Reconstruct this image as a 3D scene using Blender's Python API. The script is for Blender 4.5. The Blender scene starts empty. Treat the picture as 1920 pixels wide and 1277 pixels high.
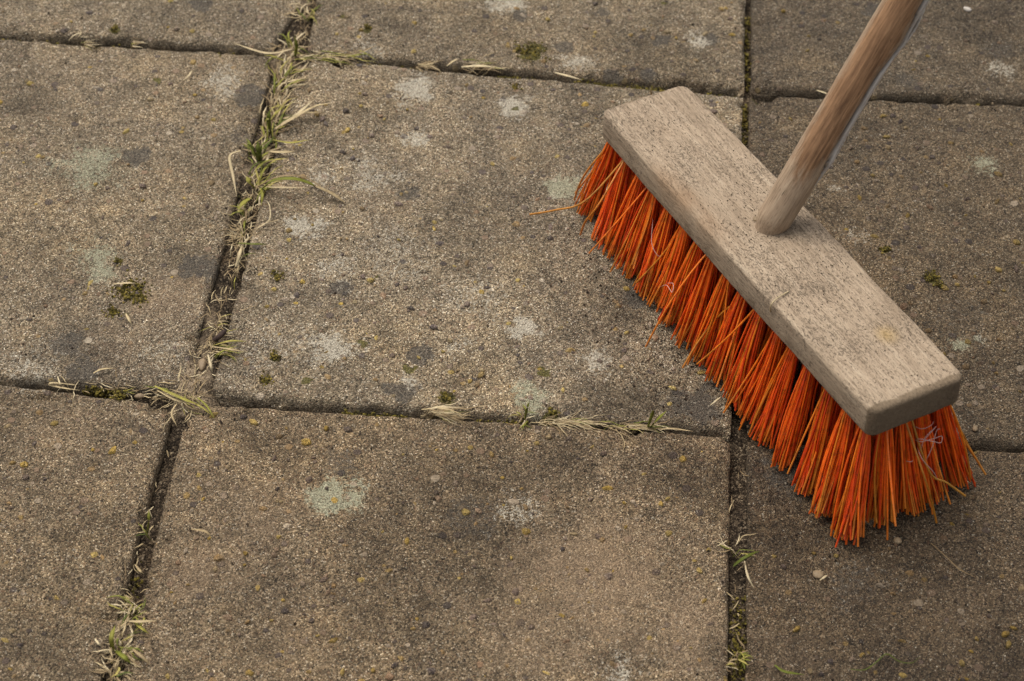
import bpy, bmesh, math, random
import numpy as np
from mathutils import Vector, Matrix, noise as mnoise

random.seed(7)
RNG = np.random.default_rng(7)
D = bpy.data
sc = bpy.context.scene
col = sc.collection

# ------------------------------------------------------------------ camera
CAM = np.array([0.2278, -0.7766, 0.8608]); PITCH, ROLL, YAW, FPX = 0.7984, 0.0290, -0.0694, 3961.1   # FPX: focal length in pixels of the 1920 px wide photo

def cam_axes():
    f = np.array([math.sin(YAW)*math.cos(PITCH), math.cos(YAW)*math.cos(PITCH), -math.sin(PITCH)])
    r = np.array([math.cos(YAW), -math.sin(YAW), 0.0])
    u = np.cross(r, f)
    return r*math.cos(ROLL)+u*math.sin(ROLL), -r*math.sin(ROLL)+u*math.cos(ROLL), f
CR, CU, CF = cam_axes()

def at(px, py, z=0.0):
    """point of the place, at height z, seen at photo pixel (px, py)"""
    d = CF + CR*(px-960)/FPX - CU*(py-638.5)/FPX
    return CAM + d*(z-CAM[2])/d[2]

cam_d = D.cameras.new('camera'); cam = D.objects.new('camera', cam_d); col.objects.link(cam)
cam.matrix_world = Matrix(((CR[0], CU[0], -CF[0], CAM[0]), (CR[1], CU[1], -CF[1], CAM[1]),
                           (CR[2], CU[2], -CF[2], CAM[2]), (0, 0, 0, 1)))
cam_d.sensor_fit = 'HORIZONTAL'; cam_d.sensor_width = 36.0; cam_d.lens = 36.0*FPX/1920
cam_d.clip_start = 0.02; cam_d.clip_end = 1000
cam_d.dof.use_dof = True; cam_d.dof.focus_distance = 1.17; cam_d.dof.aperture_fstop = 13
sc.camera = cam

# ------------------------------------------------------------------ light: overcast day
SUN_EL, SUN_AZ = math.radians(66), math.radians(-48)      # azimuth from +Y (away from the viewer) towards +X; light comes from the left
wd = D.worlds.new('World'); sc.world = wd; wd.use_nodes = True
wn = wd.node_tree; bgn = wn.nodes['Background']
sky = wn.nodes.new('ShaderNodeTexSky'); sky.sky_type = 'NISHITA'; sky.sun_disc = False
sky.sun_elevation = SUN_EL; sky.sun_rotation = SUN_AZ; sky.dust_density = 6.0; sky.air_density = 1.0; sky.ozone_density = 1.0
hs = wn.nodes.new('ShaderNodeHueSaturation'); hs.inputs['Saturation'].default_value = 0.30     # cloud cover greys the sky
wn.links.new(sky.outputs[0], hs.inputs['Color']); wn.links.new(hs.outputs[0], bgn.inputs[0])
bgn.inputs[1].default_value = 0.125
sd = D.lights.new('sun', 'SUN'); sun = D.objects.new('sun', sd); col.objects.link(sun)
sd.energy = 1.05; sd.angle = math.radians(40); sd.color = (1.0, 0.94, 0.85)
sv = Vector((math.sin(SUN_AZ)*math.cos(SUN_EL), math.cos(SUN_AZ)*math.cos(SUN_EL), math.sin(SUN_EL)))
sun.rotation_euler = sv.to_track_quat('Z', 'Y').to_euler(); sun.location = sv*5
vs = sc.view_settings
vs.view_transform = 'Standard'; vs.look = 'None'; vs.gamma = 1.0; vs.use_curve_mapping = False; vs.exposure = 0.56

# ------------------------------------------------------------------ helpers
def tag(o, label=None, cat=None, group=None, kind=None):
    if label: o['label'] = label
    if cat: o['category'] = cat
    if group: o['group'] = group
    if kind: o['kind'] = kind
    return o

def mesh_obj(name, V, faces, mats, parent=None, smooth=True, fmat=None, attrs=None, loc=None):
    me = D.meshes.new(name)
    V = np.asarray(V, dtype=np.float64).reshape(-1, 3)
    if loc is not None: V = V - np.asarray(loc)
    me.vertices.add(len(V)); me.vertices.foreach_set('co', V.ravel())
    faces = [np.asarray(f, dtype=np.int64) for f in faces if len(f)]
    nl = sum(f.size for f in faces); nf = sum(len(f) for f in faces)
    me.loops.add(nl); me.loops.foreach_set('vertex_index', np.concatenate([f.ravel() for f in faces]))
    starts = []; s = 0
    for f in faces:
        starts.append(s+np.arange(len(f))*f.shape[1]); s += f.size
    me.polygons.add(nf); me.polygons.foreach_set('loop_start', np.concatenate(starts))
    if not isinstance(mats, (list, tuple)): mats = [mats]
    for m in mats: me.materials.append(m)
    if fmat is not None: me.polygons.foreach_set('material_index', np.asarray(fmat, dtype=np.int32))
    me.update(calc_edges=True)
    me.polygons.foreach_set('use_smooth', np.full(nf, smooth))
    for an, av in (attrs or {}).items():
        av = np.asarray(av, dtype=np.float32)
        if av.ndim == 1:
            a = me.attributes.new(an, 'FLOAT', 'POINT'); a.data.foreach_set('value', av)
        else:
            a = me.attributes.new(an, 'FLOAT_COLOR', 'POINT'); a.data.foreach_set('color', np.c_[av, np.ones(len(av))].ravel())
    me.validate()
    o = D.objects.new(name, me); col.objects.link(o)
    if loc is not None: o.location = loc
    if parent: o.parent = parent
    return o

def vnoise(x, y, seed=0):
    xi = np.floor(x).astype(np.int64); yi = np.floor(y).astype(np.int64)
    fx = x-xi; fy = y-yi; fx = fx*fx*(3-2*fx); fy = fy*fy*(3-2*fy)
    def h(a, b):
        n = (a*374761393+b*668265263+seed*1442695041) & 0xffffffff
        n = ((n ^ (n >> 13))*1274126177) & 0xffffffff
        return ((n ^ (n >> 16)) & 0xffff)/65535.0
    a = h(xi, yi); b = h(xi+1, yi); c = h(xi, yi+1); d = h(xi+1, yi+1)
    return (a*(1-fx)+b*fx)*(1-fy)+(c*(1-fx)+d*fx)*fy

def fbm(x, y, scale, octv=4, seed=0):
    v = 0; amp = .5; t = 0
    for i in range(octv):
        v = v+amp*vnoise(x*scale+17.3*i, y*scale-9.1*i, seed+i); t += amp; amp *= .5; scale *= 2.03
    return v/t          # 0..1

def sstep(a, b, x):
    t = np.clip((x-a)/(b-a), 0, 1); return t*t*(3-2*t)

class NT:
    """small node-tree writer"""
    def __init__(s, name):
        s.m = D.materials.new(name); s.m.use_nodes = True; s.t = s.m.node_tree
        s.t.nodes.clear()
        s.out = s.n('ShaderNodeOutputMaterial'); s.b = s.n('ShaderNodeBsdfPrincipled')
        s.l(s.b.outputs[0], s.out.inputs[0])
    def n(s, typ, **kw):
        nd = s.t.nodes.new(typ)
        for k, v in kw.items(): setattr(nd, k, v)
        return nd
    def l(s, a, b): s.t.links.new(a, b)
    def put(s, inp, v):
        if isinstance(v, bpy.types.NodeSocket): s.l(v, inp)
        elif isinstance(v, (tuple, list)) and len(v) == 3 and inp.type == 'RGBA': inp.default_value = (*v, 1)
        else: inp.default_value = v
    def attr(s, name, colr=False):
        nd = s.n('ShaderNodeAttribute', attribute_name=name); return nd.outputs['Color' if colr else 'Fac']
    def math(s, op, a, b=0.0, c=0.0, clamp=False):
        nd = s.n('ShaderNodeMath', operation=op, use_clamp=clamp)
        for i, v in enumerate((a, b, c)): s.put(nd.inputs[i], v)
        return nd.outputs[0]
    def mix(s, f, a, b, blend='MIX'):
        nd = s.n('ShaderNodeMix', data_type='RGBA', blend_type=blend)
        s.put(nd.inputs[0], f); s.put(nd.inputs[6], a); s.put(nd.inputs[7], b); return nd.outputs[2]
    def ramp(s, f, stops, interp='LINEAR'):
        nd = s.n('ShaderNodeValToRGB'); cr = nd.color_ramp; cr.interpolation = interp
        while len(cr.elements) < len(stops): cr.elements.new(0.5)
        for e, (p, c) in zip(cr.elements, stops):
            e.position = p; e.color = (*c, 1) if isinstance(c, (tuple, list)) else (c, c, c, 1)
        s.put(nd.inputs[0], f); return nd.outputs[0]
    def noise(s, vec, scale, detail=4, rough=.55, dist=0.0):
        nd = s.n('ShaderNodeTexNoise'); s.put(nd.inputs['Vector'], vec); nd.inputs['Scale'].default_value = scale
        nd.inputs['Detail'].default_value = detail; nd.inputs['Roughness'].default_value = rough; nd.inputs['Distortion'].default_value = dist
        return nd.outputs[0]
    def voro(s, vec, scale, feature='F1'):
        nd = s.n('ShaderNodeTexVoronoi', feature=feature); s.put(nd.inputs['Vector'], vec); nd.inputs['Scale'].default_value = scale
        return nd
    def sep(s, c):
        nd = s.n('ShaderNodeSeparateColor'); s.put(nd.inputs[0], c); return nd.outputs
    def maprange(s, v, a, b, c=0.0, d=1.0, smooth=True):
        nd = s.n('ShaderNodeMapRange'); nd.interpolation_type = 'SMOOTHSTEP' if smooth else 'LINEAR'
        s.put(nd.inputs[0], v); 
        for i, q in zip((1, 2, 3, 4), (a, b, c, d)): s.put(nd.inputs[i], q)
        return nd.outputs[0]
    def bump(s, h, dist, strength=1.0, normal=None):
        nd = s.n('ShaderNodeBump'); nd.inputs['Strength'].default_value = strength; nd.inputs['Distance'].default_value = dist
        s.put(nd.inputs['Height'], h)
        if normal is not None: s.l(normal, nd.inputs['Normal'])
        return nd.outputs[0]
    def coords(s, scale=(1, 1, 1), rand=False):
        tc = s.n('ShaderNodeTexCoord'); mp = s.n('ShaderNodeMapping'); mp.inputs['Scale'].default_value = scale
        s.l(tc.outputs['Object'], mp.inputs['Vector'])
        if rand:
            oi = s.n('ShaderNodeObjectInfo'); r = s.math('MULTIPLY', oi.outputs['Random'], 37.0)
            cb = s.n('ShaderNodeCombineXYZ'); s.l(r, cb.inputs[0]); s.l(r, cb.inputs[1])
            s.l(cb.outputs[0], mp.inputs['Location'])
        return mp.outputs[0]

# ------------------------------------------------------------------ materials
def concrete(name, spots=True):
    k = NT(name); p = k.coords(rand=True)
    warp = k.n('ShaderNodeVectorMath', operation='ADD')
    nz = k.n('ShaderNodeTexNoise'); k.l(p, nz.inputs['Vector']); nz.inputs['Scale'].default_value = 420; nz.inputs['Detail'].default_value = 2
    sub = k.n('ShaderNodeVectorMath', operation='MULTIPLY_ADD'); k.l(nz.outputs['Color'], sub.inputs[0]); sub.inputs[1].default_value = (.0009,)*3; sub.inputs[2].default_value = (-.00045,)*3
    k.l(p, warp.inputs[0]); k.l(sub.outputs[0], warp.inputs[1]); pw = warp.outputs[0]
    v1 = k.voro(pw, 1650); v2 = k.voro(pw, 880)
    r1 = k.sep(v1.outputs['Color']); r2 = k.sep(v2.outputs['Color'])
    g1 = k.ramp(r1[0], [(0, (.016, .013, .009)), (.16, (.034, .027, .018)), (.30, (.105, .084, .057)), (.58, (.20, .162, .112)), (.78, (.30, .245, .172)), (.92, (.46, .385, .285)), (1, (.66, .58, .46))])
    g2 = k.ramp(r2[0], [(0, (.02, .016, .011)), (.22, (.062, .049, .033)), (.55, (.19, .155, .108)), (.82, (.30, .235, .165)), (1, (.54, .46, .35))])
    base = k.mix(k.math('MULTIPLY', k.math('GREATER_THAN', r2[1], .45), .62), g1, g2)
    base = k.mix(k.math('MULTIPLY', k.math('GREATER_THAN', r1[2], .98), .75), base, (.80, .74, .64))
    base = k.mix(k.math('MULTIPLY', k.math('LESS_THAN', r1[2], .07), .8), base, (.016, .013, .010))
    # hue wander of single grains
    base = k.mix(k.math('MULTIPLY', k.math('GREATER_THAN', r1[1], .80), .5), base, k.mix(r1[2], (.24, .13, .085), (.16, .155, .10)), 'MIX')
    # blotches
    b1 = k.noise(p, 34, 6, .68); b2 = k.noise(p, 7, 4, .6); b3 = k.noise(p, 110, 4, .6)
    base = k.mix(.85, base, k.ramp(b1, [(.28, (.50, .49, .48)), (.5, (1, 1, 1)), (.72, (1.32, 1.27, 1.17))]), 'MULTIPLY')
    base = k.mix(.9, base, k.ramp(b2, [(.3, (.70, .70, .71)), (.5, (1, 1, 1)), (.7, (1.22, 1.18, 1.09))]), 'MULTIPLY')
    base = k.mix(.8, base, k.ramp(b3, [(.30, (.66, .65, .63)), (.5, (1, 1, 1)), (.7, (1.2, 1.18, 1.13))]), 'MULTIPLY')
    # per-slab tint (attribute on the object)
    tint = k.n('ShaderNodeAttribute', attribute_type='OBJECT', attribute_name='tint')
    base = k.mix(1.0, base, tint.outputs['Color'], 'MULTIPLY')
    # embedded small gravel
    v3 = k.voro(pw, 135); r3 = k.sep(v3.outputs['Color'])
    rad = k.math('MULTIPLY_ADD', r3[1], .24, .11)
    stone = k.math('MULTIPLY', k.math('GREATER_THAN', r3[0], .66), k.maprange(k.math('SUBTRACT', rad, v3.outputs['Distance']), -.03, .03))
    sc3 = k.ramp(r3[2], [(0, (.055, .046, .045)), (.16, (.11, .085, .075)), (.32, (.21, .17, .13)), (.50, (.30, .23, .12)), (.66, (.36, .26, .075)), (.82, (.25, .17, .115)), (.94, (.22, .17, .13)), (1, (.44, .38, .30))])
    base = k.mix(k.math('MULTIPLY', stone, .85), base, k.mix(.8, sc3, tint.outputs['Color'], 'MULTIPLY'))
    if spots:
        nf = k.noise(p, 420, 5, .75); nm = k.noise(p, 90, 4, .6)
        # pale sandy wear
        base = k.mix(k.math('MULTIPLY', k.maprange(k.math('ADD', k.attr('sand'), k.math('MULTIPLY_ADD', nm, .8, -.4)), .05, 1.05), .55), base, k.mix(r1[0], (.125, .088, .055), (.42, .30, .19)))
        bd = k.math('MULTIPLY', k.math('ADD', k.attr('broad_dark'), k.math('MULTIPLY_ADD', nm, .7, -.35)), k.math('GREATER_THAN', k.attr('broad_dark'), .001), clamp=True)  # broad soft patches that multiply the slab colour darker
        base = k.mix(k.math('MULTIPLY', bd, .85), base, k.mix(1.0, base, (.43, .415, .38), 'MULTIPLY'))
        # dark algae stains
        dk = k.maprange(k.math('ADD', k.attr('stain'), k.math('MULTIPLY_ADD', nf, .9, -.45)), .32, .62)
        base = k.mix(k.math('MULTIPLY', dk, .72), base, k.mix(r1[0], (.028, .026, .022), (.115, .10, .082)))
        # crust of lichen, broken into flecks
        lk = k.maprange(k.math('ADD', k.math('ADD', k.attr('lichen'), k.math('MULTIPLY_ADD', r1[1], .45, -.225)), k.math('MULTIPLY_ADD', nf, 2.4, -1.2)), .33, .52)
        base = k.mix(k.math('MULTIPLY', k.math('MULTIPLY', lk, .86), k.math('MULTIPLY_ADD', k.math('GREATER_THAN', r1[0], .16), .6, .4)), base, k.mix(k.attr('lichen_green'), k.ramp(r1[0], [(0, (.30, .27, .205)), (1, (.60, .55, .45))]), k.ramp(r1[0], [(0, (.20, .20, .125)), (1, (.44, .43, .31))])))
        # organic dirt and moss along the arrises
        ed = k.maprange(k.math('ADD', k.attr('edge'), k.math('MULTIPLY_ADD', nm, 1.1, -.55)), .35, .95)
        base = k.mix(k.math('MULTIPLY', ed, .80), base, k.mix(r1[0], (.022, .017, .011), (.10, .078, .05)))
        ms = k.maprange(k.math('ADD', k.attr('moss'), k.math('MULTIPLY_ADD', nf, 1.0, -.5)), .40, .60)
        base = k.mix(k.math('MULTIPLY', ms, .85), base, k.mix(r1[0], (.035, .032, .006), (.14, .125, .02)))
        st = k.attr('stone')
        base = k.mix(k.math('MULTIPLY', st, .9), base, k.mix(.22, k.mix(.8, k.attr('stone_col', True), tint.outputs['Color'], 'MULTIPLY'), base))
    k.put(k.b.inputs['Base Color'], k.mix(1.0, base, (1.03, 1.0, .955), 'MULTIPLY'))
    k.b.inputs['Roughness'].default_value = .86; k.b.inputs['Specular IOR Level'].default_value = .28
    h = k.math('ADD', k.math('MULTIPLY', k.maprange(v1.outputs['Distance'], 0, .75, 1, 0), k.math('MULTIPLY_ADD', r1[0], .8, .2)), k.math('MULTIPLY', k.math('MULTIPLY', r2[0], k.maprange(v2.outputs['Distance'], 0, .8, 1, 0)), 1.2))
    h = k.math('ADD', h, k.math('MULTIPLY', stone, 1.1)); h = k.math('ADD', h, k.math('MULTIPLY', b3, 1.4))
    k.l(k.bump(h, .0010, 1.0), k.b.inputs['Normal'])
    return k.m

def soil_mat():
    k = NT('soil'); p = k.coords()
    v = k.voro(p, 1150); r = k.sep(v.outputs['Color']); n = k.noise(p, 60, 5, .65)
    c = k.ramp(r[0], [(0, (.010, .007, .004)), (.35, (.024, .017, .010)), (.7, (.058, .041, .025)), (.92, (.125, .092, .057)), (1, (.25, .195, .13))])
    c = k.mix(.9, c, k.ramp(n, [(.3, (.45, .44, .42)), (.55, (1, 1, 1)), (.72, (1.5, 1.4, 1.25))]), 'MULTIPLY')
    dry = k.maprange(k.math('ADD', k.attr('dry'), k.math('MULTIPLY_ADD', n, .8, -.4)), .3, .8)
    c = k.mix(k.math('MULTIPLY', dry, .75), c, k.mix(r[1], (.13, .092, .056), (.38, .29, .19)))
    k.put(k.b.inputs['Base Color'], c); k.b.inputs['Roughness'].default_value = .95; k.b.inputs['Specular IOR Level'].default_value = .15
    k.l(k.bump(k.math('ADD', k.maprange(v.outputs['Distance'], 0, .8, 1, 0), n), .0006, 1.0), k.b.inputs['Normal'])
    return k.m

def block_mat():
    k = NT('weathered_beech'); p = k.coords()
    pg = k.coords((30, 340, 340)); fine = k.coords((190, 1300, 1300))
    g = k.noise(pg, 1.0, 5, .62, .4); f = k.noise(fine, 1.0, 4, .65)
    blot = k.noise(p, 26, 5, .6); big = k.noise(p, 9, 3, .5)
    c = k.ramp(g, [(.28, (.225, .166, .110)), (.45, (.29, .219, .148)), (.58, (.335, .257, .176)), (.75, (.39, .308, .216))])
    c = k.mix(.75, c, k.ramp(f, [(.32, (.42, .38, .34)), (.47, (1, 1, 1)), (.7, (1.16, 1.14, 1.11))]), 'MULTIPLY')
    c = k.mix(.8, c, k.ramp(blot, [(.3, (.84, .82, .80)), (.5, (1, 1, 1)), (.72, (1.10, 1.10, 1.10))]), 'MULTIPLY')
    # grime pores, short dark ticks along the grain
    tick = k.coords((520, 1150, 1150)); tn = k.noise(tick, 1.0, 3, .6); dens = k.noise(p, 34, 4, .6)
    tm = k.maprange(k.math('ADD', tn, k.math('MULTIPLY_ADD', dens, .42, -.21)), .585, .67)
    c = k.mix(k.math('MULTIPLY', tm, .42), c, (.050, .036, .024))
    sv_ = k.voro(k.coords((1250, 1900, 1900)), 1.0); sr = k.sep(sv_.outputs['Color'])
    spk = k.math('MULTIPLY', k.math('GREATER_THAN', k.math('ADD', sr[0], k.math('MULTIPLY_ADD', dens, 1.2, -.6)), .70), k.math('LESS_THAN', sv_.outputs['Distance'], k.math('MULTIPLY_ADD', sr[1], .3, .15)))
    c = k.mix(k.math('MULTIPLY', spk, .55), c, (.035, .026, .018))
    # worn yellow knot, brown rub on the front arris, dirt on the near end grain (attributes painted in the block's own space)
    c = k.mix(k.math('MULTIPLY', k.attr('rub'), .62), c, k.mix(f, (.17, .10, .052), (.33, .215, .125)))
    c = k.mix(k.math('MULTIPLY', k.attr('knot'), .6), c, (.42, .28, .10))
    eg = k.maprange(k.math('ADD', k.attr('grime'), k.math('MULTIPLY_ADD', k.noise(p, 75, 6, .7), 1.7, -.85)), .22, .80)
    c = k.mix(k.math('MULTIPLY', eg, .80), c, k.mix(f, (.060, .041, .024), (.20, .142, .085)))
    k.put(k.b.inputs['Base Color'], c); k.b.inputs['Roughness'].default_value = .82; k.b.inputs['Specular IOR Level'].default_value = .25
    h = k.math('ADD', k.math('MULTIPLY', g, 1.0), k.math('MULTIPLY', f, .9)); h = k.math('SUBTRACT', h, k.math('MULTIPLY', tm, .8)); h = k.math('ADD', h, k.math('MULTIPLY', spk, .9))
    k.l(k.bump(h, .0006, .9), k.b.inputs['Normal'])
    return k.m

def handle_mat():
    k = NT('handle_wood'); p = k.coords()
    g = k.noise(k.coords((620, 620, 40)), 1.0, 6, .66, .5); f = k.noise(k.coords((1700, 1700, 150)), 1.0, 4, .65)
    pat = k.noise(k.coords((260, 260, 75)), 1.0, 7, .74, .6); blot = k.noise(p, 60, 5, .65)
    c = k.ramp(g, [(.28, (.195, .136, .084)), (.46, (.30, .214, .138)), (.62, (.385, .286, .19)), (.78, (.46, .36, .255))])
    br = k.maprange(k.math('ADD', k.attr('brown'), k.math('MULTIPLY_ADD', pat, 1.9, -.95)), .12, .72)
    brc = k.ramp(g, [(.3, (.10, .046, .019)), (.5, (.225, .115, .051)), (.7, (.36, .20, .098))])
    c = k.mix(k.math('MULTIPLY', br, .88), c, brc)
    c = k.mix(.75, c, k.ramp(f, [(.30, (.52, .48, .44)), (.46, (1, 1, 1)), (.7, (1.12, 1.1, 1.08))]), 'MULTIPLY')
    c = k.mix(.7, c, k.ramp(blot, [(.3, (.80, .78, .76)), (.5, (1, 1, 1)), (.72, (1.08, 1.08, 1.08))]), 'MULTIPLY')
    tn = k.noise(k.coords((700, 700, 190)), 1.0, 3, .6); tm = k.maprange(tn, .66, .74)
    c = k.mix(k.math('MULTIPLY', tm, .7), c, (.05, .03, .018))
    c = k.mix(k.math('MULTIPLY', k.attr('grey'), .8), c, k.ramp(g, [(.3, (.36, .32, .28)), (.5, (.56, .52, .47)), (.7, (.72, .68, .62))]))
    ck = k.attr('crack'); c = k.mix(k.math('MULTIPLY', ck, .9), c, (.02, .014, .01))
    k.put(k.b.inputs['Base Color'], c); k.b.inputs['Roughness'].default_value = .7; k.b.inputs['Specular IOR Level'].default_value = .3
    h = k.math('ADD', k.math('MULTIPLY', g, 1.0), f); h = k.math('SUBTRACT', h, k.math('MULTIPLY', ck, 3.0))
    k.l(k.bump(h, .0004, .9), k.b.inputs['Normal'])
    return k.m

def bristle_mat():
    k = NT('orange_plastic'); r = k.attr('rnd'); t = k.attr('along')
    c = k.ramp(r, [(0, (.52, .034, .003)), (.25, (.70, .066, .004)), (.58, (.86, .135, .006)), (.82, (.80, .19, .009)), (.94, (.64, .21, .014)), (1, (.56, .27, .03))])
    tip = k.maprange(k.math('ADD', t, k.math('MULTIPLY_ADD', r, .5, -.25)), .72, 1.02)
    c = k.mix(k.math('MULTIPLY', tip, .62), c, (.34, .135, .013))
    n = k.noise(k.coords(), 240, 3, .6)
    c = k.mix(.8, c, k.ramp(n, [(.32, (.55, .52, .5)), (.5, (1, 1, 1)), (.7, (1.1, 1.08, 1.05))]), 'MULTIPLY')
    dust = k.math('MULTIPLY', k.maprange(k.noise(k.coords(), 520, 4, .7), .56, .70), k.math('MULTIPLY_ADD', t, .30, .05))
    c = k.mix(dust, c, (.20, .13, .08))
    k.put(k.b.inputs['Base Color'], c); k.b.inputs['Roughness'].default_value = .32; k.b.inputs['Specular IOR Level'].default_value = .5
    return k.m

def blade_mat(name, stops, rough=.65):
    k = NT(name); r = k.attr('rnd'); n = k.noise(k.coords(), 180, 3, .6)
    c = k.ramp(r, stops); c = k.mix(.8, c, k.ramp(n, [(.3, (.65, .62, .58)), (.5, (1, 1, 1)), (.72, (1.2, 1.17, 1.1))]), 'MULTIPLY')
    k.put(k.b.inputs['Base Color'], c); k.b.inputs['Roughness'].default_value = rough; k.b.inputs['Specular IOR Level'].default_value = .25
    return k.m

def plain_mat(name, stops, scale, rough=.8, bump=.0006, stretch=(1, 1, 1)):
    k = NT(name); p = k.coords(stretch); n = k.noise(p, scale, 5, .65)
    k.put(k.b.inputs['Base Color'], k.ramp(n, stops)); k.b.inputs['Roughness'].default_value = rough; k.b.inputs['Specular IOR Level'].default_value = .3
    k.l(k.bump(n, bump), k.b.inputs['Normal']); return k.m

M_CON = concrete('concrete'); M_CONF = concrete('concrete_plain', False)
M_SOIL = soil_mat(); M_BLOCK = block_mat(); M_HANDLE = handle_mat(); M_BR = bristle_mat()
M_GREEN = blade_mat('grass_green', [(0, (.06, .075, .008)), (.4, (.15, .155, .02)), (.75, (.25, .225, .04)), (1, (.33, .27, .075))])
M_STRAW = blade_mat('grass_straw', [(0, (.15, .10, .048)), (.35, (.27, .195, .10)), (.7, (.40, .31, .17)), (1, (.52, .43, .27))])
M_MOSS = blade_mat('moss_green', [(0, (.028, .022, .005)), (.4, (.075, .058, .010)), (.8, (.15, .118, .018)), (1, (.22, .16, .04))], .9)
M_CRUMB = blade_mat('soil_crumb', [(0, (.018, .012, .007)), (.5, (.045, .030, .018)), (.85, (.095, .066, .04)), (1, (.22, .165, .10))], .95)
M_THREAD = plain_mat('thread', [(.3, (.42, .22, .18)), (.7, (.54, .33, .28))], 300, .7, .0001)
M_PEBBLE = plain_mat('pebble_tan', [(.3, (.15, .105, .058)), (.6, (.25, .18, .105)), (.75, (.30, .22, .14))], 260, .6, .0003)
M_WHITE = plain_mat('chip_white', [(.3, (.30, .26, .22)), (.7, (.52, .47, .40))], 300, .7, .0004)
M_TWIG = plain_mat('twig_dark', [(.3, (.022, .013, .010)), (.7, (.07, .042, .03))], 400, .8, .0004)
M_GROUND = plain_mat('earth', [(.3, (.05, .045, .025)), (.5, (.09, .08, .045)), (.7, (.13, .11, .065))], 3, .95, .01)

# ------------------------------------------------------------------ paving slabs
S = 0.30
def pix(*pts): return [at(x, y, 0)[:2] for x, y in pts]
# inner corners of the nine slabs (a point on each joint edge gives the direction), photo pixels
def slab_from(P, Q1, Q2, x_out=None, y_out=None):
    """corner P, joint edge P-Q1 running in x to x_out, joint edge P-Q2 running in y to y_out"""
    P, Q1, Q2 = pix(P, Q1, Q2)
    A = P+(Q1-P)*(x_out-P[0])/(Q1[0]-P[0]); B = P+(Q2-P)*(y_out-P[1])/(Q2[1]-P[1])
    return P, A, A+B-P, B
XL, XR, YT, YB = -.297, .597, .597, -.297
quads = {}
quads['TL'] = slab_from((508, 93), (-60, 58), (567, 0), XL, YT)
quads['TR'] = slab_from((1409, 168), (1980, 192), (1410, 0), XR, YT)
quads['BL'] = slab_from((328, 757), (0, 720), (195, 1247), XL, YB)
quads['BR'] = slab_from((1402, 822), (1980, 846), (1400, 1277), XR, YB)
a, b = pix((574, 101), (1397, 169)); c_, d_ = pix((591, 0), (1399, 0))
quads['TM'] = (a, b, b+(d_-b)*(YT-b[1])/(d_[1]-b[1]), a+(c_-a)*(YT-a[1])/(c_[1]-a[1]))
quads['MM'] = tuple(pix((391, 746), (1371, 813), (1395, 179), (560, 107)))
a, b = pix((518, 102), (342, 736)); c_, d_ = pix((-60, 67), (-60, 707))
quads['ML'] = (b, a, a+(c_-a)*(XL-a[0])/(c_[0]-a[0]), b+(d_-b)*(XL-b[0])/(d_[0]-b[0]))
a, b = pix((1402, 812), (1405, 178)); c_, d_ = pix((1980, 838), (1980, 199))
quads['MR'] = (a, b, b+(d_-b)*(XR-b[0])/(d_[0]-b[0]), a+(c_-a)*(XR-a[0])/(c_[0]-a[0]))
a, b = pix((352, 752), (1371, 815)); c_, d_ = pix((262, 1130), (1367, 1277))
quads['BM'] = (a, b, b+(d_-b)*(YB-b[1])/(d_[1]-b[1]), a+(c_-a)*(YB-a[1])/(c_[1]-a[1]))

# marks seen on the slabs: photo pixel x, y, radius px, strength
LICHEN = [(780,165,62,.85),(967,198,48,.95),(782,258,46,.75),(1055,350,52,.9),(566,424,60,.85),(632,655,60,.9),(983,611,44,1.2),(1115,675,50,.7),
          (992,748,58,.95),(628,926,56,1.0),(188,486,76,.8),(165,308,120,.55),(425,150,66,.6),(1840,308,44,.75),(1300,75,50,.65),(950,6,56,.9),
          (1165,1262,50,.6),(1882,130,44,.55),(850,655,44,.5),(700,325,80,.42),(1085,115,60,.6),(610,330,50,.5),(1565,355,20,.6),(1800,648,28,.75),
          (770,715,30,.6),(1838,636,18,.6),(620,500,66,.42),(970,960,60,.4),(60,690,90,.36),(1600,440,36,.45),(900,560,90,.3),(520,640,110,.3),(760,470,110,.28),(320,660,80,.36),(700,90,70,.45)]
GREENISH = [(188,486,110),(165,308,140),(628,926,90),(1840,308,60),(992,748,70),(1055,350,60),(1800,648,60)]
STAIN = [(372,8,40,1.1),(755,735,44,1.15),(785,665,34,1),(372,500,54,.9),(468,180,54,.85),(1240,75,32,1),(975,30,30,1),(255,292,44,.8),(1128,20,36,.6),
         (1330,75,34,.9),(1060,88,30,.95),(640,540,40,.7),(240,80,34,.5),(1190,560,60,.6),(450,250,60,.5),(120,650,60,.6),(160,690,50,.8),(920,390,70,.35),(1150,140,30,.8),(1215,140,26,.8),
         (1310,760,80,.7),(1640,20,44,.8),(1700,150,60,.5),(1880,90,70,.5),(1480,900,90,.5),(1800,600,120,.4),(1600,1080,120,.45),(880,960,110,.45),(640,860,60,.5),(430,900,80,.3),(1000,650,120,.4),(700,460,80,.35),(1250,980,60,.3),(560,200,70,.3),(860,200,60,.4),(300,190,70,.25),(1170,270,50,.5),(760,360,40,.6)]
SAND = [(1150,1080,230,1.0),(1000,1170,200,.6),(1290,1180,140,.8),(310,560,120,.75),(480,960,170,.55),(380,1060,120,.7),(230,640,120,.5),(1750,1150,200,.35),(450,560,110,.4),(340,100,90,.3),(120,800,120,.35),(690,400,150,.35),(120,120,120,.2),(590,1180,160,.4),(1500,1230,120,.3)]
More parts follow.
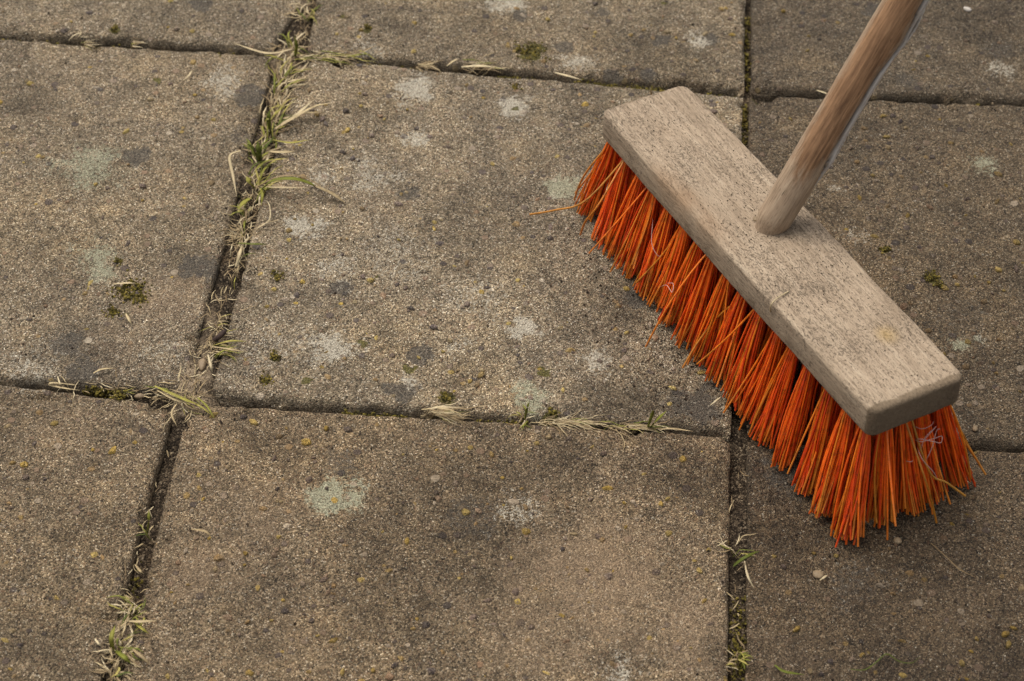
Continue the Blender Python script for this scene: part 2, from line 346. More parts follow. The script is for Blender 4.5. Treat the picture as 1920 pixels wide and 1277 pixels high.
BROAD_DARK = [(1100,210,110,.6),(1010,300,90,.45),(690,200,90,.45),(560,330,60,.3),(730,640,80,.55),(480,560,60,.35),(980,470,110,.4),(860,700,90,.5),(520,720,90,.5),(1150,70,90,.5),(760,40,90,.4),(200,330,110,.4),(60,200,90,.4),(340,420,80,.5),(1060,830,130,.5),(470,1180,130,.35),(1230,760,190,.9),(1330,900,170,.8),(870,960,260,.7),(740,1090,230,.6),(1350,640,130,.9),(1180,560,130,.7),(330,480,130,.5),(420,330,140,.5),(100,480,170,.45),(200,1010,220,.45),
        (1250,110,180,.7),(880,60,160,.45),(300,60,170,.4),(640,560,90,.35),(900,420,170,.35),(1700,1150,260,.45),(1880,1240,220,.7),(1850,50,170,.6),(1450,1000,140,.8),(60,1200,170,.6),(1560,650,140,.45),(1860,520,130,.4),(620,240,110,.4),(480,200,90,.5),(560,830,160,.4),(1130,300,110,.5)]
MOSSY = [(250,552,22,.7),(240,590,12,.6),(520,518,10,.8),(500,715,12,.8),(515,672,12,.8),(690,55,20,.8),(840,745,22,1),(1035,778,20,.9),(1750,525,20,.8),(965,205,12,1),(995,100,50,.85),(1020,700,18,1),(770,690,20,1),(215,57,16,1),(1415,180,16,.8),(1660,470,14,.9),(705,518,10,1),(680,645,14,.9),(575,715,16,.9),(1245,5,14,1),(640,30,12,.9),(295,150,14,1)]

def paint(W, spots, fall=1.0, warp=.30):
    x, y = W[:, 0], W[:, 1]; out = np.zeros(len(W))
    for i, (px, py, r, s) in enumerate(spots):
        c0 = at(px, py)[:2]; R = r/FPX*1.22
        m = np.hypot(x-c0[0], y-c0[1]) < R*1.7
        if not m.any(): continue
        dx, dy = x[m]-c0[0], y[m]-c0[1]
        wob = (fbm(x[m], y[m], 1.9/R, 5, 100+i)-.5)*2*warp+(fbm(x[m], y[m], 7.5/R, 3, 300+i)-.5)*warp*1.1
        dist = np.hypot(dx, dy)/R+wob
        out[m] = np.maximum(out[m], s*(1-sstep(.35*fall, 1.0, dist)))
    return out

ico_cache = {}
def ico(sub):
    if sub not in ico_cache:
        bm = bmesh.new(); bmesh.ops.create_icosphere(bm, subdivisions=sub, radius=1)
        ico_cache[sub] = (np.array([v.co[:] for v in bm.verts]), np.array([[v.index for v in f.verts] for f in bm.faces])); bm.free()
    return ico_cache[sub]

STONE_COLS = [(.36,.25,.05),(.42,.32,.10),(.30,.20,.09),(.16,.12,.11),(.06,.05,.055),(.09,.075,.08),(.30,.21,.075),(.40,.30,.09),(.33,.26,.15),(.26,.17,.11),(.20,.155,.135),(.42,.36,.29),(.30,.24,.19),(.25,.18,.13),(.40,.28,.06),(.24,.17,.09),(.12,.09,.08)]

def height(x, y, d, seed, rmax, wn=1.0):
    r = rmax*wn*(.55+.75*fbm(x, y, 26, 3, seed+50))
    dd = np.clip(d-(fbm(x, y, 120, 3, seed+60)-.5)*.0032-.0004, 0, None)
    t = np.clip(1-dd/r, 0, 1)
    drop = r*(1-np.sqrt(np.clip(1-t*t, 0, 1)))
    chip = sstep(.66, .80, fbm(x, y, 70, 3, seed+70))*sstep(.014, .001, d)*.0045
    z = (fbm(x, y, 16, 4, seed)-.5)*.0024+(fbm(x, y, 150, 4, seed+9)-.5)*.0012-drop-chip
    pit = sstep(.72, .85, fbm(x, y, 230, 2, seed+31)); z = z-pit*.0007
    return z

def slab(key, label, tint, seed, z0=0.0, rmax=.0085, nstones=70, step=.0017):
    q = [np.array(p, float) for p in quads[key]]
    c = sum(q)/4
    if np.cross(q[1]-q[0], q[3]-q[0]) < 0: q = [q[0], q[3], q[2], q[1]]
    n = int(.295/step)
    tt = np.linspace(0, 1, n+1); tt = tt-.055*np.sin(2*math.pi*tt)*.9           # finer near the edges
    U, Vv = np.meshgrid(tt, tt, indexing='ij')
    X = (q[0][0]*(1-U)+q[1][0]*U)*(1-Vv)+(q[3][0]*(1-U)+q[2][0]*U)*Vv
    Y = (q[0][1]*(1-U)+q[1][1]*U)*(1-Vv)+(q[3][1]*(1-U)+q[2][1]*U)*Vv
    x, y = X.ravel(), Y.ravel()
    ds = []
    for i in range(4):
        a_, b_ = q[i], q[(i+1) % 4]; e = (b_-a_)/np.linalg.norm(b_-a_)
        ds.append(np.maximum(e[0]*(y-a_[1])-e[1]*(x-a_[0]), 0))
    kk = 260.0
    d = np.clip(-np.log(sum(np.exp(-kk*di) for di in ds))/kk, 0, None)
    dmin = np.minimum.reduce(ds)
    nr = min(range(4), key=lambda i: q[i][1]+q[(i+1) % 4][1])
    oth = np.minimum.reduce([ds[i] for i in range(4) if i != nr])
    near = 1/(1+np.exp(np.clip((ds[nr]-oth)*900, -40, 40))); wn = .26+.56*near
    z = z0+height(x, y, d, seed, rmax, wn)
    # ragged outline
    inward = (fbm(x, y, 55, 3, seed+80)-.35)*.0022*sstep(.006, 0, dmin)
    cx = c[0]-x; cy = c[1]-y; L = np.hypot(cx, cy)+1e-9
    x = x+cx/L*inward; y = y+cy/L*inward
    V = np.c_[x, y, z]
    idx = np.arange((n+1)**2).reshape(n+1, n+1)
    F = np.stack([idx[:-1, :-1], idx[1:, :-1], idx[1:, 1:], idx[:-1, 1:]], -1).reshape(-1, 4)
    rim = np.concatenate([idx[:, 0], idx[-1, 1:], idx[-2::-1, -1], idx[0, -2:0:-1]])
    base = len(V); low = V[rim].copy(); low[:, 2] = z0-.042
    m = len(rim); j = np.arange(m); j2 = (j+1) % m
    skirt = np.stack([rim[j2], rim[j], base+j, base+j2], -1)
    Vt = np.vstack([V, low]); W = Vt[:, :2]
    edge = np.concatenate([(sstep(.0085, .001, dmin)*.62+sstep(.020, .004, dmin)*.34*fbm(V[:, 0], V[:, 1], 30, 3, seed+5))*(.42+.58*near), np.full(m, 1.2)])
    att = dict(lichen=paint(W, LICHEN, .15, .62), stain=paint(W, STAIN, .8, .45), sand=paint(W, SAND, .02, .5), broad_dark=paint(W, BROAD_DARK, .1, .55), moss=paint(W, MOSSY, .5, .6), edge=edge,
               lichen_green=paint(W, [(a0, b0, r0, 1) for a0, b0, r0 in GREENISH], 1.4, .1), stone=np.zeros(len(Vt)), stone_col=np.zeros((len(Vt), 3)))
    # half-sunk gravel that shows in the worn face: belongs to the slab
    iv, itf = ico(2)
    rs = np.random.default_rng(seed); vs_, fs_, cs_ = [Vt], [], []
    off = len(Vt)
    for s in range(int(nstones*2.4)):
        u, w = rs.random(2)*.94+.03
        p = (q[0]*(1-u)+q[1]*u)*(1-w)+(q[3]*(1-u)+q[2]*u)*w
        sz = .0008+.0013*rs.random()**1.7
        k = iv*np.array([sz*(1+.5*rs.random()), sz*(.7+.4*rs.random()), sz*.8])
        k = k*(1+.26*np.sin(iv[:, [1, 2, 0]]*2.4+rs.random(3)*6)+.10*np.sin(iv[:, [2, 0, 1]]*6+rs.random(3)*6))
        an = rs.random()*6.28; ca, sa = math.cos(an), math.sin(an)
        k = np.c_[k[:, 0]*ca-k[:, 1]*sa, k[:, 0]*sa+k[:, 1]*ca, k[:, 2]]
        vs_.append(k+np.array([p[0], p[1], z0-.0002])); fs_.append(itf+off); off += len(iv)
        cs_.append(np.tile(np.array(STONE_COLS[rs.integers(len(STONE_COLS))])*(.75+.5*rs.random()), (len(iv), 1)))
    Vall = np.vstack(vs_); ns = len(Vall)-len(Vt)
    for kx in ('lichen', 'stain', 'sand', 'broad_dark', 'moss', 'edge', 'lichen_green'): att[kx] = np.concatenate([att[kx], np.zeros(ns)])
    att['stone'] = np.concatenate([att['stone'], np.ones(ns)]); att['stone_col'] = np.vstack([att['stone_col']]+cs_)
    o = mesh_obj('paving_slab', Vall, [F, skirt, np.vstack(fs_)], M_CON, attrs=att, loc=(c[0], c[1], 0))
    o['tint'] = tint
    tag(o, label, 'paving slab', 'concrete paving slabs laid in a square grid')
    return o

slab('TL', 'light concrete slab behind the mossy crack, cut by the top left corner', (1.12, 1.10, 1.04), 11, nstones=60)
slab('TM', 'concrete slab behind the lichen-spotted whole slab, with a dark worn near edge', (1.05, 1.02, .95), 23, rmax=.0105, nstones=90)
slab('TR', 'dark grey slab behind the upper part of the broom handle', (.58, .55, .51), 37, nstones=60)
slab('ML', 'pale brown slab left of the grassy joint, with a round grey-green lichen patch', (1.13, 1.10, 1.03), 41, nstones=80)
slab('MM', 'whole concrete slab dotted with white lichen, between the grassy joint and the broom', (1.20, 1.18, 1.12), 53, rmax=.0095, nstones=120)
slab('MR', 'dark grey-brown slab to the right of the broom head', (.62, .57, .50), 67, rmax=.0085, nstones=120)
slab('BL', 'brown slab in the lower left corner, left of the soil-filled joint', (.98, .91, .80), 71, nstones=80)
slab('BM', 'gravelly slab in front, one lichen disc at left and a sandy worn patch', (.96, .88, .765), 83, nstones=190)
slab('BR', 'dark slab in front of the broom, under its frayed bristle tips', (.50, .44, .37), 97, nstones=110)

# the paving goes on beyond the frame
def far_paving():
    t = np.array([.0015, .003, .006, .01, .05, .10, .15, .20, .25, .29, .294, .297, .2985]); n = len(t)
    Vs, Fs, off = [], [], 0
    idx = np.arange((n+2)**2).reshape(n+2, n+2)
    F0 = np.stack([idx[:-1, :-1], idx[1:, :-1], idx[1:, 1:], idx[:-1, 1:]], -1).reshape(-1, 4)
    t2 = np.concatenate([[t[0]], t, [t[-1]]])
    for i in range(-9, 10):
        for j in range(-9, 10):
            if -1 <= i <= 1 and -1 <= j <= 1: continue
            X, Y = np.meshgrid(t2, t2, indexing='ij'); d = np.minimum.reduce([X, Y, S-X, S-Y])
            Z = -.008*(1-sstep(0, .009, d)) ; Z[0, :] = Z[-1, :] = Z[:, 0] = Z[:, -1] = -.042
            jit = RNG.normal(0, .0012, 3)
            Vs.append(np.c_[(X+i*S+jit[0]).ravel(), (Y+j*S+jit[1]).ravel(), (Z+jit[2]).ravel()]); Fs.append(F0+off); off += (n+2)**2
    o = mesh_obj('pavement', np.vstack(Vs), [np.vstack(Fs)], M_CONF); o['tint'] = (.9, .87, .82)
    tag(o, kind='structure')
far_paving()

# ------------------------------------------------------------------ earth: joints and the ground beyond
def seg_dist(x, y, pts):
    P = [at(px, py)[:2] for px, py in pts]; best = np.full(len(x), 9.0)
    for a_, b_ in zip(P[:-1], P[1:]):
        e = b_-a_; L2 = e@e; t = np.clip(((x-a_[0])*e[0]+(y-a_[1])*e[1])/L2, 0, 1)
        best = np.minimum(best, np.hypot(x-a_[0]-e[0]*t, y-a_[1]-e[1]*t))
    return best
def along(x, y, a, b):
    A, B = at(*a)[:2], at(*b)[:2]; e = B-A; return ((x-A[0])*e[0]+(y-A[1])*e[1])/(e@e)

def soil():
    n = 380
    gx = np.linspace(-.35, .65, n); gy = np.linspace(-.33, .63, n)
    X, Y = np.meshgrid(gx, gy, indexing='ij'); x, y = X.ravel(), Y.ravel()
    z = np.full(len(x), -.0085)+(fbm(x, y, 60, 2, 3)-.5)*.005
    j1 = seg_dist(x, y, [(590, -60), (537, 105), (367, 742), (215, 1277), (150, 1500)])
    fill = sstep(.016, .003, j1); v = fbm(x, y, 22, 3, 5)
    z = z+fill*(.0058-.0030*sstep(760, 830, 742-637*(y/.3))+(v-.5)*.009)
    knot = [(537, 105, 55, .006), (358, 705, 55, .0068), (365, 750, 48, .0060), (345, 762, 40, .0050), (1387, 1000, 40, .002), (1388, 960, 40, .002), (230, 1180, 50, .006), (470, 320, 40, .004)]
    dry = np.zeros(len(x))
    for px, py, r, h in knot:
        c0 = at(px, py)[:2]; R = r/FPX*1.25; g = np.exp(-((x-c0[0])**2+(y-c0[1])**2)/R**2*1.4); z = z+g*h*(.7+.6*v); dry = np.maximum(dry, g*min(1, h/.006))
    j2 = seg_dist(x, y, [(1387, 817), (1384, 1277), (1383, 1500)]); z = z+sstep(.016, .003, j2)*(.0016+(v-.5)*.005)
    dry = np.maximum(dry, .55*fill*sstep(.45, .7, v))
    z = z+(fbm(x, y, 160, 2, 8)-.5)*.0012
    z = np.minimum(z, -.0003)
    idx = np.arange(n*n).reshape(n, n)
    F = np.stack([idx[:-1, :-1], idx[1:, :-1], idx[1:, 1:], idx[:-1, 1:]], -1).reshape(-1, 4)
    # leave the earth sheet out well inside the slabs
    tag(mesh_obj('soil', np.c_[x, y, z], [F], M_SOIL, attrs=dict(dry=dry)), kind='structure')
soil()
g = 300.0
tag(mesh_obj('ground', [(-g, -g, -.045), (g, -g, -.045), (g, g, -.045), (-g, g, -.045)], [[(0, 1, 2, 3)]], M_GROUND), kind='structure')

# ------------------------------------------------------------------ broom
def empty(name, loc, M=None):
    o = D.objects.new(name, None); o.empty_display_size = .03; col.objects.link(o)
    if M is not None: o.matrix_world = M
    else: o.location = loc
    return o

BC = Vector((0.3081, 0.0785, 0.0801)); BA = Vector((.53775, -.84212, .04059)); BB = Vector((.84294, .53798, -.0060)); BN = BA.cross(BB).normalized()
BL_, BW_, BH_ = .2785, .0575, .0188
# the empty stands on the paving under the middle of the head, its axes along the head
RB = Matrix((BA, BB, BN)).transposed().to_4x4()
base_pt = Vector((BC.x, BC.y, 0.0))
broom = empty('push_broom', None, Matrix.Translation(base_pt) @ RB)
tag(broom, 'push broom with weathered wooden head and orange plastic bristles resting on the paving', 'broom')
Minv = (Matrix.Translation(base_pt) @ RB).inverted()
def w2l(v): return np.array((Minv @ Vector(v))[:])
TOPC = w2l(BC)                                  # centre of the head's top face in the broom's own space
R3 = np.array(RB.to_3x3()); GDIR = R3.T @ np.array([0, 0, 1.0])      # world up in local axes
B0 = np.array(base_pt[:])
def local_of_world(P): return (np.asarray(P)-B0) @ R3
def world_of_local(P): return np.asarray(P) @ R3.T+B0

def head_block():
    bm = bmesh.new(); bmesh.ops.create_cube(bm, size=1)
    for v in bm.verts: v.co = Vector((v.co.x*BL_, v.co.y*BW_, v.co.z*BH_))
    bmesh.ops.bevel(bm, geom=[e for e in bm.edges if abs(e.verts[0].co.z-e.verts[1].co.z) > .01], offset=.0055, segments=6, profile=.5, affect='EDGES')
    top = [e for e in bm.edges if all(abs(v.co.z) > BH_/2-1e-5 for v in e.verts) and len(e.link_faces) == 2 and abs(e.calc_face_angle(0)) > 1]
    bmesh.ops.bevel(bm, geom=top, offset=.0024, segments=4, profile=.5, affect='EDGES')
    # cut into slices so the long edges can wander
    for ax, cuts in ((0, 90), (1, 18)):
        for i in range(1, cuts):
            co = Vector((0, 0, 0)); no = Vector((0, 0, 0)); L = (BL_, BW_)[ax]
            co[ax] = -L/2+L*i/cuts; no[ax] = 1
            bmesh.ops.bisect_plane(bm, geom=bm.verts[:]+bm.edges[:]+bm.faces[:], plane_co=co, plane_no=no)
    V = np.array([v.co[:] for v in bm.verts])
    n1 = np.array([mnoise.noise(v.co*22) for v in bm.verts]); n2 = np.array([mnoise.noise(v.co*90+Vector((5, 1, 2))) for v in bm.verts]); n3 = np.array([mnoise.noise(v.co*300) for v in bm.verts])
    bow = .0011*np.cos(np.clip(V[:, 0]/BL_*math.pi, -1.57, 1.57))*np.sign(V[:, 1])*np.clip(np.abs(V[:, 1])/(BW_/2)*2-1, 0, 1)
    bm.normal_update()
    N = np.array([v.normal[:] for v in bm.verts])
    ew = np.clip(np.abs(V[:, 1])/(BW_/2)*8-7, 0, 1)
    dent = sstep(.05, .0, np.abs(V[:, 0]+.050))*sstep(.006, .0, np.hypot(V[:, 1]+BW_/2, V[:, 2]-BH_/2))*.0016*(.6+.8*np.abs(n2))
    V = V+N*(n1*.0006+n2*.00025+n3*.00010)[:, None]-N*dent[:, None]; V[:, 1] += bow
    V[:, 2] += .0004*n2*ew
    rub = sstep(.052, .015, np.abs(V[:, 0]+.042+.004*n2))*sstep(.009, .002, np.hypot((V[:, 1]+BW_/2-.0025)*.8, V[:, 2]-BH_/2))*(.75+.6*n2)
    rub = np.maximum(rub, sstep(.010, .0, np.hypot(V[:, 0]+BL_/2-.035, (V[:, 1]+.005)*1.4))*.22)
    knot = sstep(.010, .0, np.hypot(V[:, 0]-.095, (V[:, 1]-.010)*1.2))*.9*(V[:, 2] > 0)
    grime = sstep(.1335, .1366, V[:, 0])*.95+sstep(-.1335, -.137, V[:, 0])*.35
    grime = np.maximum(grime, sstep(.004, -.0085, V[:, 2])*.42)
    grime = np.maximum(grime, .38*sstep(-.0285, -.0275, -np.abs(V[:, 1])) * 0 + sstep(.020, .0125, np.hypot(V[:, 0]-.004, V[:, 1]-.004))*.34*(V[:, 2] > 0))
    for f in bm.faces: f.smooth = True
    for v, p in zip(bm.verts, V): v.co = p
    me = D.meshes.new('head'); bm.to_mesh(me); bm.free(); me.materials.append(M_BLOCK)
    for nm, arr in (('rub', rub), ('knot', knot), ('grime', grime)):
        a_ = me.attributes.new(nm, 'FLOAT', 'POINT'); a_.data.foreach_set('value', np.clip(arr, 0, 1.5).astype(np.float32))
    o = D.objects.new('head', me); col.objects.link(o); o.parent = broom
    o.location = TOPC-np.array([0, 0, BH_/2])
    return o
head_block()

# handle: leans back, square to the head
TH = math.radians(29.2)
HD = np.array([0.0, math.sin(TH), math.cos(TH)])                     # in the broom's local axes
HB = TOPC+np.array([-.0058, .0028, 0])
HM = Matrix.Translation(Vector(HB)) @ Vector(HD).to_track_quat('Z', 'Y').to_matrix().to_4x4()
HMn = np.array(HM)
def handle():
    NR = 56
    ts = np.concatenate([np.arange(-.014, .42, .0022), np.linspace(.42, 1.28, 120)])
    # direction, in the handle's own turn, of the side facing right in the photo
    viewr = R3.T @ CR; hx, hy = HMn[:3, 0], HMn[:3, 1]; a0 = math.atan2(viewr @ hy, viewr @ hx)
    vf = R3.T @ (-CF); af = math.atan2(vf @ hy, vf @ hx)
    ang = np.linspace(0, 2*math.pi, NR, endpoint=False)
    T, A = np.meshgrid(ts, ang, indexing='ij'); t, a_ = T.ravel(), A.ravel()
    r = .0096+.0012*np.clip(t/.25, 0, 1.3)
    # rounded foot that sits in its socket
    nn = np.array([mnoise.noise(Vector((math.cos(q)*1.2, math.sin(q)*1.2, w*14))) for q, w in zip(a_, t)])
    n2 = np.array([mnoise.noise(Vector((math.cos(q)*4, math.sin(q)*4, w*70))) for q, w in zip(a_, t)])
    r = r*(1+.022*nn+.008*n2)*(1-.30*sstep(.0065, -.006, t))
    da = (a_-a0+math.pi) % (2*math.pi)-math.pi; df = (a_-af+math.pi) % (2*math.pi)-math.pi
    # flat where the strip has split away, on the right-hand side
    edge_a = -.42*np.sign(((af-a0+math.pi) % (2*math.pi))-math.pi)
    sgn = np.sign(((af-a0+math.pi) % (2*math.pi))-math.pi)             # +1 if facing side lies at larger angle
    side = da*sgn                                                      # grows from the right-hand silhouette towards the viewer
    wob = np.array([mnoise.noise(Vector((0, 3.3, w*26)))*.16+mnoise.noise(Vector((0, 9.3, w*110)))*.07 for w in t])
    lim = .48+.40*sstep(.034, .052, t)-.30*sstep(.105, .125, t)+.35*sstep(.13, .15, t)+wob
    within = sstep(.030, .036, t)*sstep(1.0, .9, t)
    grey = within*sstep(lim+.05, lim-.03, side)*sstep(-1.7, -1.4, side)
    crack = within*np.exp(-((side-lim)/.06)**2)
    r = r+.0007*grey*sstep(.028, .05, t)+.0011*grey*np.exp(-((t-.050)/.0055)**2)+.0008*grey*np.exp(-((t-.124)/.006)**2)-.0016*crack
    x, y = np.cos(a_)*r, np.sin(a_)*r
    bend = .0012*np.sin(t*9+.5)*np.clip(t/.1, 0, 1)
    brown = sstep(.025, .06, t)*np.exp(-((df-.16*sgn)/.82)**2)*1.32+.06
    brown = brown*(.35+.65*sstep(.016, .04, t))
    V = np.c_[x+bend, y, t]
    nt = len(ts); idx = np.arange(nt*NR).reshape(nt, NR)
    F = np.stack([idx[:-1], np.roll(idx, -1, 1)[:-1], np.roll(idx, -1, 1)[1:], idx[1:]], -1).reshape(-1, 4)
    cap = np.array([idx[-1]])
    o = mesh_obj('handle', V, [F, cap], M_HANDLE, broom, attrs=dict(brown=brown, grey=grey, crack=crack))
    o.matrix_local = HM
    # loose splinters lifted off along the split
    def sliver(tt0, tt1, s0, lift, wid, mat, seed):
        rs = np.random.default_rng(seed); m = 34; Vs = []
        for i in range(m):
            u = i/(m-1); tt = tt0+(tt1-tt0)*u
            w = wid*(math.sin(math.pi*min(1, max(0, u)))**.6+.02)*(.75+.5*rs.random())
            lf = lift*math.sin(math.pi*min(1, u*1.0))**1.4+.0002
            R = .0096+.0012*min(tt/.25, 1.3)
            for kx, (ds, dr) in enumerate(((-w, lf), (0, lf+.0007), (w, lf), (w*.8, lf-.0009), (-w*.8, lf-.0009))):
                aa = a0+sgn*(s0+ds/R+.05*math.sin(tt*80)); rr = R+dr+.00015*rs.normal()
                Vs.append((math.cos(aa)*rr+.0012*math.sin(tt*9+.5)*min(tt/.1, 1), math.sin(aa)*rr, tt))
        idx = np.arange(m*5).reshape(m, 5)
        F = np.stack([idx[:-1], np.roll(idx, -1, 1)[:-1], np.roll(idx, -1, 1)[1:], idx[1:]], -1).reshape(-1, 4)
        s = mesh_obj('split_sliver', Vs, [F, np.array([idx[0][::-1]]), np.array([idx[-1]])], mat, o, attrs=dict(brown=np.zeros(m*5), grey=np.full(m*5, 1.0), crack=np.zeros(m*5)))
        return s
    sliver(.036, .072, .10, .0013, .0022, M_HANDLE, 1)
    sliver(.112, .150, .05, .0022, .0018, M_HANDLE, 2)
    sliver(.180, .300, .02, .0016, .0020, M_HANDLE, 3)
handle()

# bristle tufts: 17 along the head, 5 across
NX, NY = 17, 5
def tuft(ix, iy):
    rs = np.random.default_rng(1000+ix*10+iy)
    fx = (ix-(NX-1)/2)/((NX-1)/2); fy = (iy-(NY-1)/2)/((NY-1)/2)
    rx = fx*(BL_/2-.0095)+rs.normal(0, .0006); ry = fy*(BW_/2-.0075)+rs.normal(0, .0004)
    outer = ix in (0, NX-1) or iy in (0, NY-1)
    n = 66 if outer else 22
    root_z = TOPC[2]-BH_
    K, SEG = 5, 8
    Vs, Fs, rn, al = [], [], [], []; off = 0
    lean_x = .0052+.0135*max(fx, -.2)**3+(.004 if fx < -.85 else 0)-(.012 if fx < -.97 else 0)
    lean_y = .0168*np.sign(fy)*abs(fy)**1.2
    gdrift = rs.normal(0, .0014, 2)
    for i in range(n):
        rr = math.sqrt(rs.random())*.0021; an = rs.random()*6.283
        p0 = np.array([rx+math.cos(an)*rr, ry+math.sin(an)*rr, root_z+.004])
        spread = 1.95
        e = np.array([lean_x+gdrift[0]+math.cos(an)*rr*spread+rs.normal(0, .0018), lean_y+gdrift[1]+math.sin(an)*rr*spread+rs.normal(0, .0018), 0])
        stray = outer and rs.random() < .022
        if stray: e[:2] = e[:2]*1.3+rs.normal(0, .007, 2)
        # the free length is about the same for all: find where it meets the paving
        ends = p0+e; z_end = .0012+abs(rs.normal(0, .0022 if fx < .8 else .0048))+(.012*rs.random() if stray else 0)
        we = world_of_local(ends); drop_len = world_of_local(p0)[2]-z_end
        wp0 = world_of_local(p0); wend = np.array([wp0[0], wp0[1], 0])+R3 @ np.array([e[0], e[1], 0]); wend[2] = z_end
        bow = rs.normal(.18, .14); curl = rs.normal(0, .0012, 2)
        pts = []
        for s in range(SEG+1):
            u = s/SEG; h = u**(1.0+max(-.35, bow)); q = wp0*(1-h)+wend*h; q[2] = wp0[2]*(1-u)+wend[2]*u
            w = math.sin(math.pi*u); q[0] += curl[0]*w; q[1] += curl[1]*w
            pts.append(q)
        ring(Vs, Fs, np.array(pts), (.00050+.00014*rs.random()), K, off); off += (SEG+1)*K
        rv = rs.beta(2.0, 2.2) if not stray else .6+.35*rs.random()
        rn += [rv]*((SEG+1)*K); al += list(np.repeat(np.linspace(0, 1, SEG+1), K))
    V = local_of_world(np.vstack(Vs))
    loc = np.array([rx, ry, root_z])
    o = mesh_obj('bristle_tuft', V, [np.vstack(Fs)], M_BR, broom, attrs=dict(rnd=rn, along=al), loc=loc)
    return o

def ring(Vs, Fs, pts, rad, K, off, taper=None):
    n = len(pts); tg = np.gradient(pts, axis=0); tg /= np.linalg.norm(tg, axis=1)[:, None]+1e-12
    ref = np.array([.31, .87, .17]) if abs(tg[0] @ np.array([.31, .87, .17])) < .9 else np.array([1., 0, 0])
    a_ = np.cross(tg, ref); a_ /= np.linalg.norm(a_, axis=1)[:, None]+1e-12; b_ = np.cross(tg, a_)
    ang = np.arange(K)/K*2*math.pi
    r = np.full(n, rad) if taper is None else rad*np.asarray(taper)
    V = pts[:, None, :]+(a_[:, None, :]*np.cos(ang)[None, :, None]+b_[:, None, :]*np.sin(ang)[None, :, None])*r[:, None, None]
    Vs.append(V.reshape(-1, 3))
    idx = np.arange(n*K).reshape(n, K)+off
    Fs.append(np.stack([idx[:-1], np.roll(idx, -1, 1)[:-1], np.roll(idx, -1, 1)[1:], idx[1:]], -1).reshape(-1, 4))
for ix in range(NX):
    for iy in range(NY): tuft(ix, iy)

# the few stray bristles that stick far out, with their pixel end points in the photo
def stray(root, pts, rv, name='stray_bristle'):
    Vs, Fs = [], []
    P = smooth_path([np.array(root)]+[at(*p) for p in pts], 14)
    ring(Vs, Fs, P, .00062, 6, 0)
    V = local_of_world(Vs[0])
    mesh_obj(name, V, Fs, M_BR, broom, attrs=dict(rnd=np.full(len(V), rv), along=np.full(len(V), .8)))
def smooth_path(P, n):
    P = np.array(P, float); m = len(P)
    if m == 2: return np.linspace(P[0], P[1], n)
    Q = np.vstack([2*P[0]-P[1], P, 2*P[-1]-P[-2]]); out = []
    for w in np.linspace(0, m-1-1e-9, n):
        i = int(w); t = w-i; p0, p1, p2, p3 = Q[i:i+4]
        out.append(.5*(2*p1+(p2-p0)*t+(2*p0-5*p1+4*p2-p3)*t*t+(3*p1-p0-3*p2+p3)*t**3))
    return np.array(out)
RZ = TOPC[2]-BH_
def root(fx, side): return world_of_local(np.array([fx*(BL_/2-.0095), side*(BW_/2-.0075), RZ+.003]))
stray(root(-.86, -1), [(1100, 375, .034), (1040, 394, .022), (994, 402, .012)], .97)
stray(root(-.87, -1), [(1125, 380, .040), (1098, 415, .024), (1088, 440, .010)], .85)
stray(root(.18, -1), [(1350, 590, .035), (1310, 640, .018), (1280, 690, .004)], .93)
stray(root(1, .55), [(1795, 800, .035), (1818, 840, .018), (1848, 890, .003)], .95)
stray(root(1, .75), [(1790, 790, .04), (1810, 830, .024), (1835, 868, .010)], .9)
stray(root(1, .1), [(1740, 880, .034), (1775, 905, .024), (1810, 930, .014)], 1.0)
stray(root(1, -.1), [(1735, 900, .034), (1748, 945, .016), (1756, 980, .003)], .95)
stray(root(-1, -.9), [(1105, 315, .035), (1085, 350, .016), (1077, 375, .003)], .9)
stray(root(-1, -.8), [(1112, 320, .033), (1095, 355, .016), (1085, 390, .004)], .75)

# ------------------------------------------------------------------ blades of grass, straw
class Blades:
    def __init__(s): s.V, s.F, s.fm, s.rn, s.off = [], [], [], [], 0
    def add(s, pts, wid, mat, rv, flat=None):
        """a folded tapering ribbon of some thickness"""
        P = np.asarray(pts, float); n = len(P); tg = np.gradient(P, axis=0); tg /= np.linalg.norm(tg, axis=1)[:, None]+1e-12
        up = np.array([0, 0, 1.0]) if flat is None else np.asarray(flat)
        sd_ = np.cross(tg, up); ln = np.linalg.norm(sd_, axis=1)[:, None]; sd_ = np.where(ln > .05, sd_/np.maximum(ln, 1e-9), np.array([1., 0, 0])); nr = np.cross(sd_, tg)
        u = np.linspace(0, 1, n); w = wid*np.clip(.55+1.2*u, 0, 1)*np.clip((1-u)*3.2, .06, 1)
        c = [P-sd_*w[:, None]+nr*w[:, None]*.35, P-nr*w[:, None]*.12, P+sd_*w[:, None]+nr*w[:, None]*.35, P-nr*(w[:, None]*.12+wid*.28)]
        V = np.stack(c, 1).reshape(-1, 3); idx = np.arange(n*4).reshape(n, 4)+s.off
        F = np.stack([idx[:-1], np.roll(idx, -1, 1)[:-1], np.roll(idx, -1, 1)[1:], idx[1:]], -1).reshape(-1, 4)
        s.V.append(V); s.F.append(F); s.fm += [mat]*len(F); s.rn += [rv]*len(V); s.off += len(V)
    def build(s, name, label=None, cat=None, group=None, kind=None, loc=None):
        o = mesh_obj(name, np.vstack(s.V), [np.vstack(s.F)], [M_GREEN, M_STRAW], fmat=s.fm, attrs=dict(rnd=s.rn), loc=loc)
        return tag(o, label, cat, group, kind)

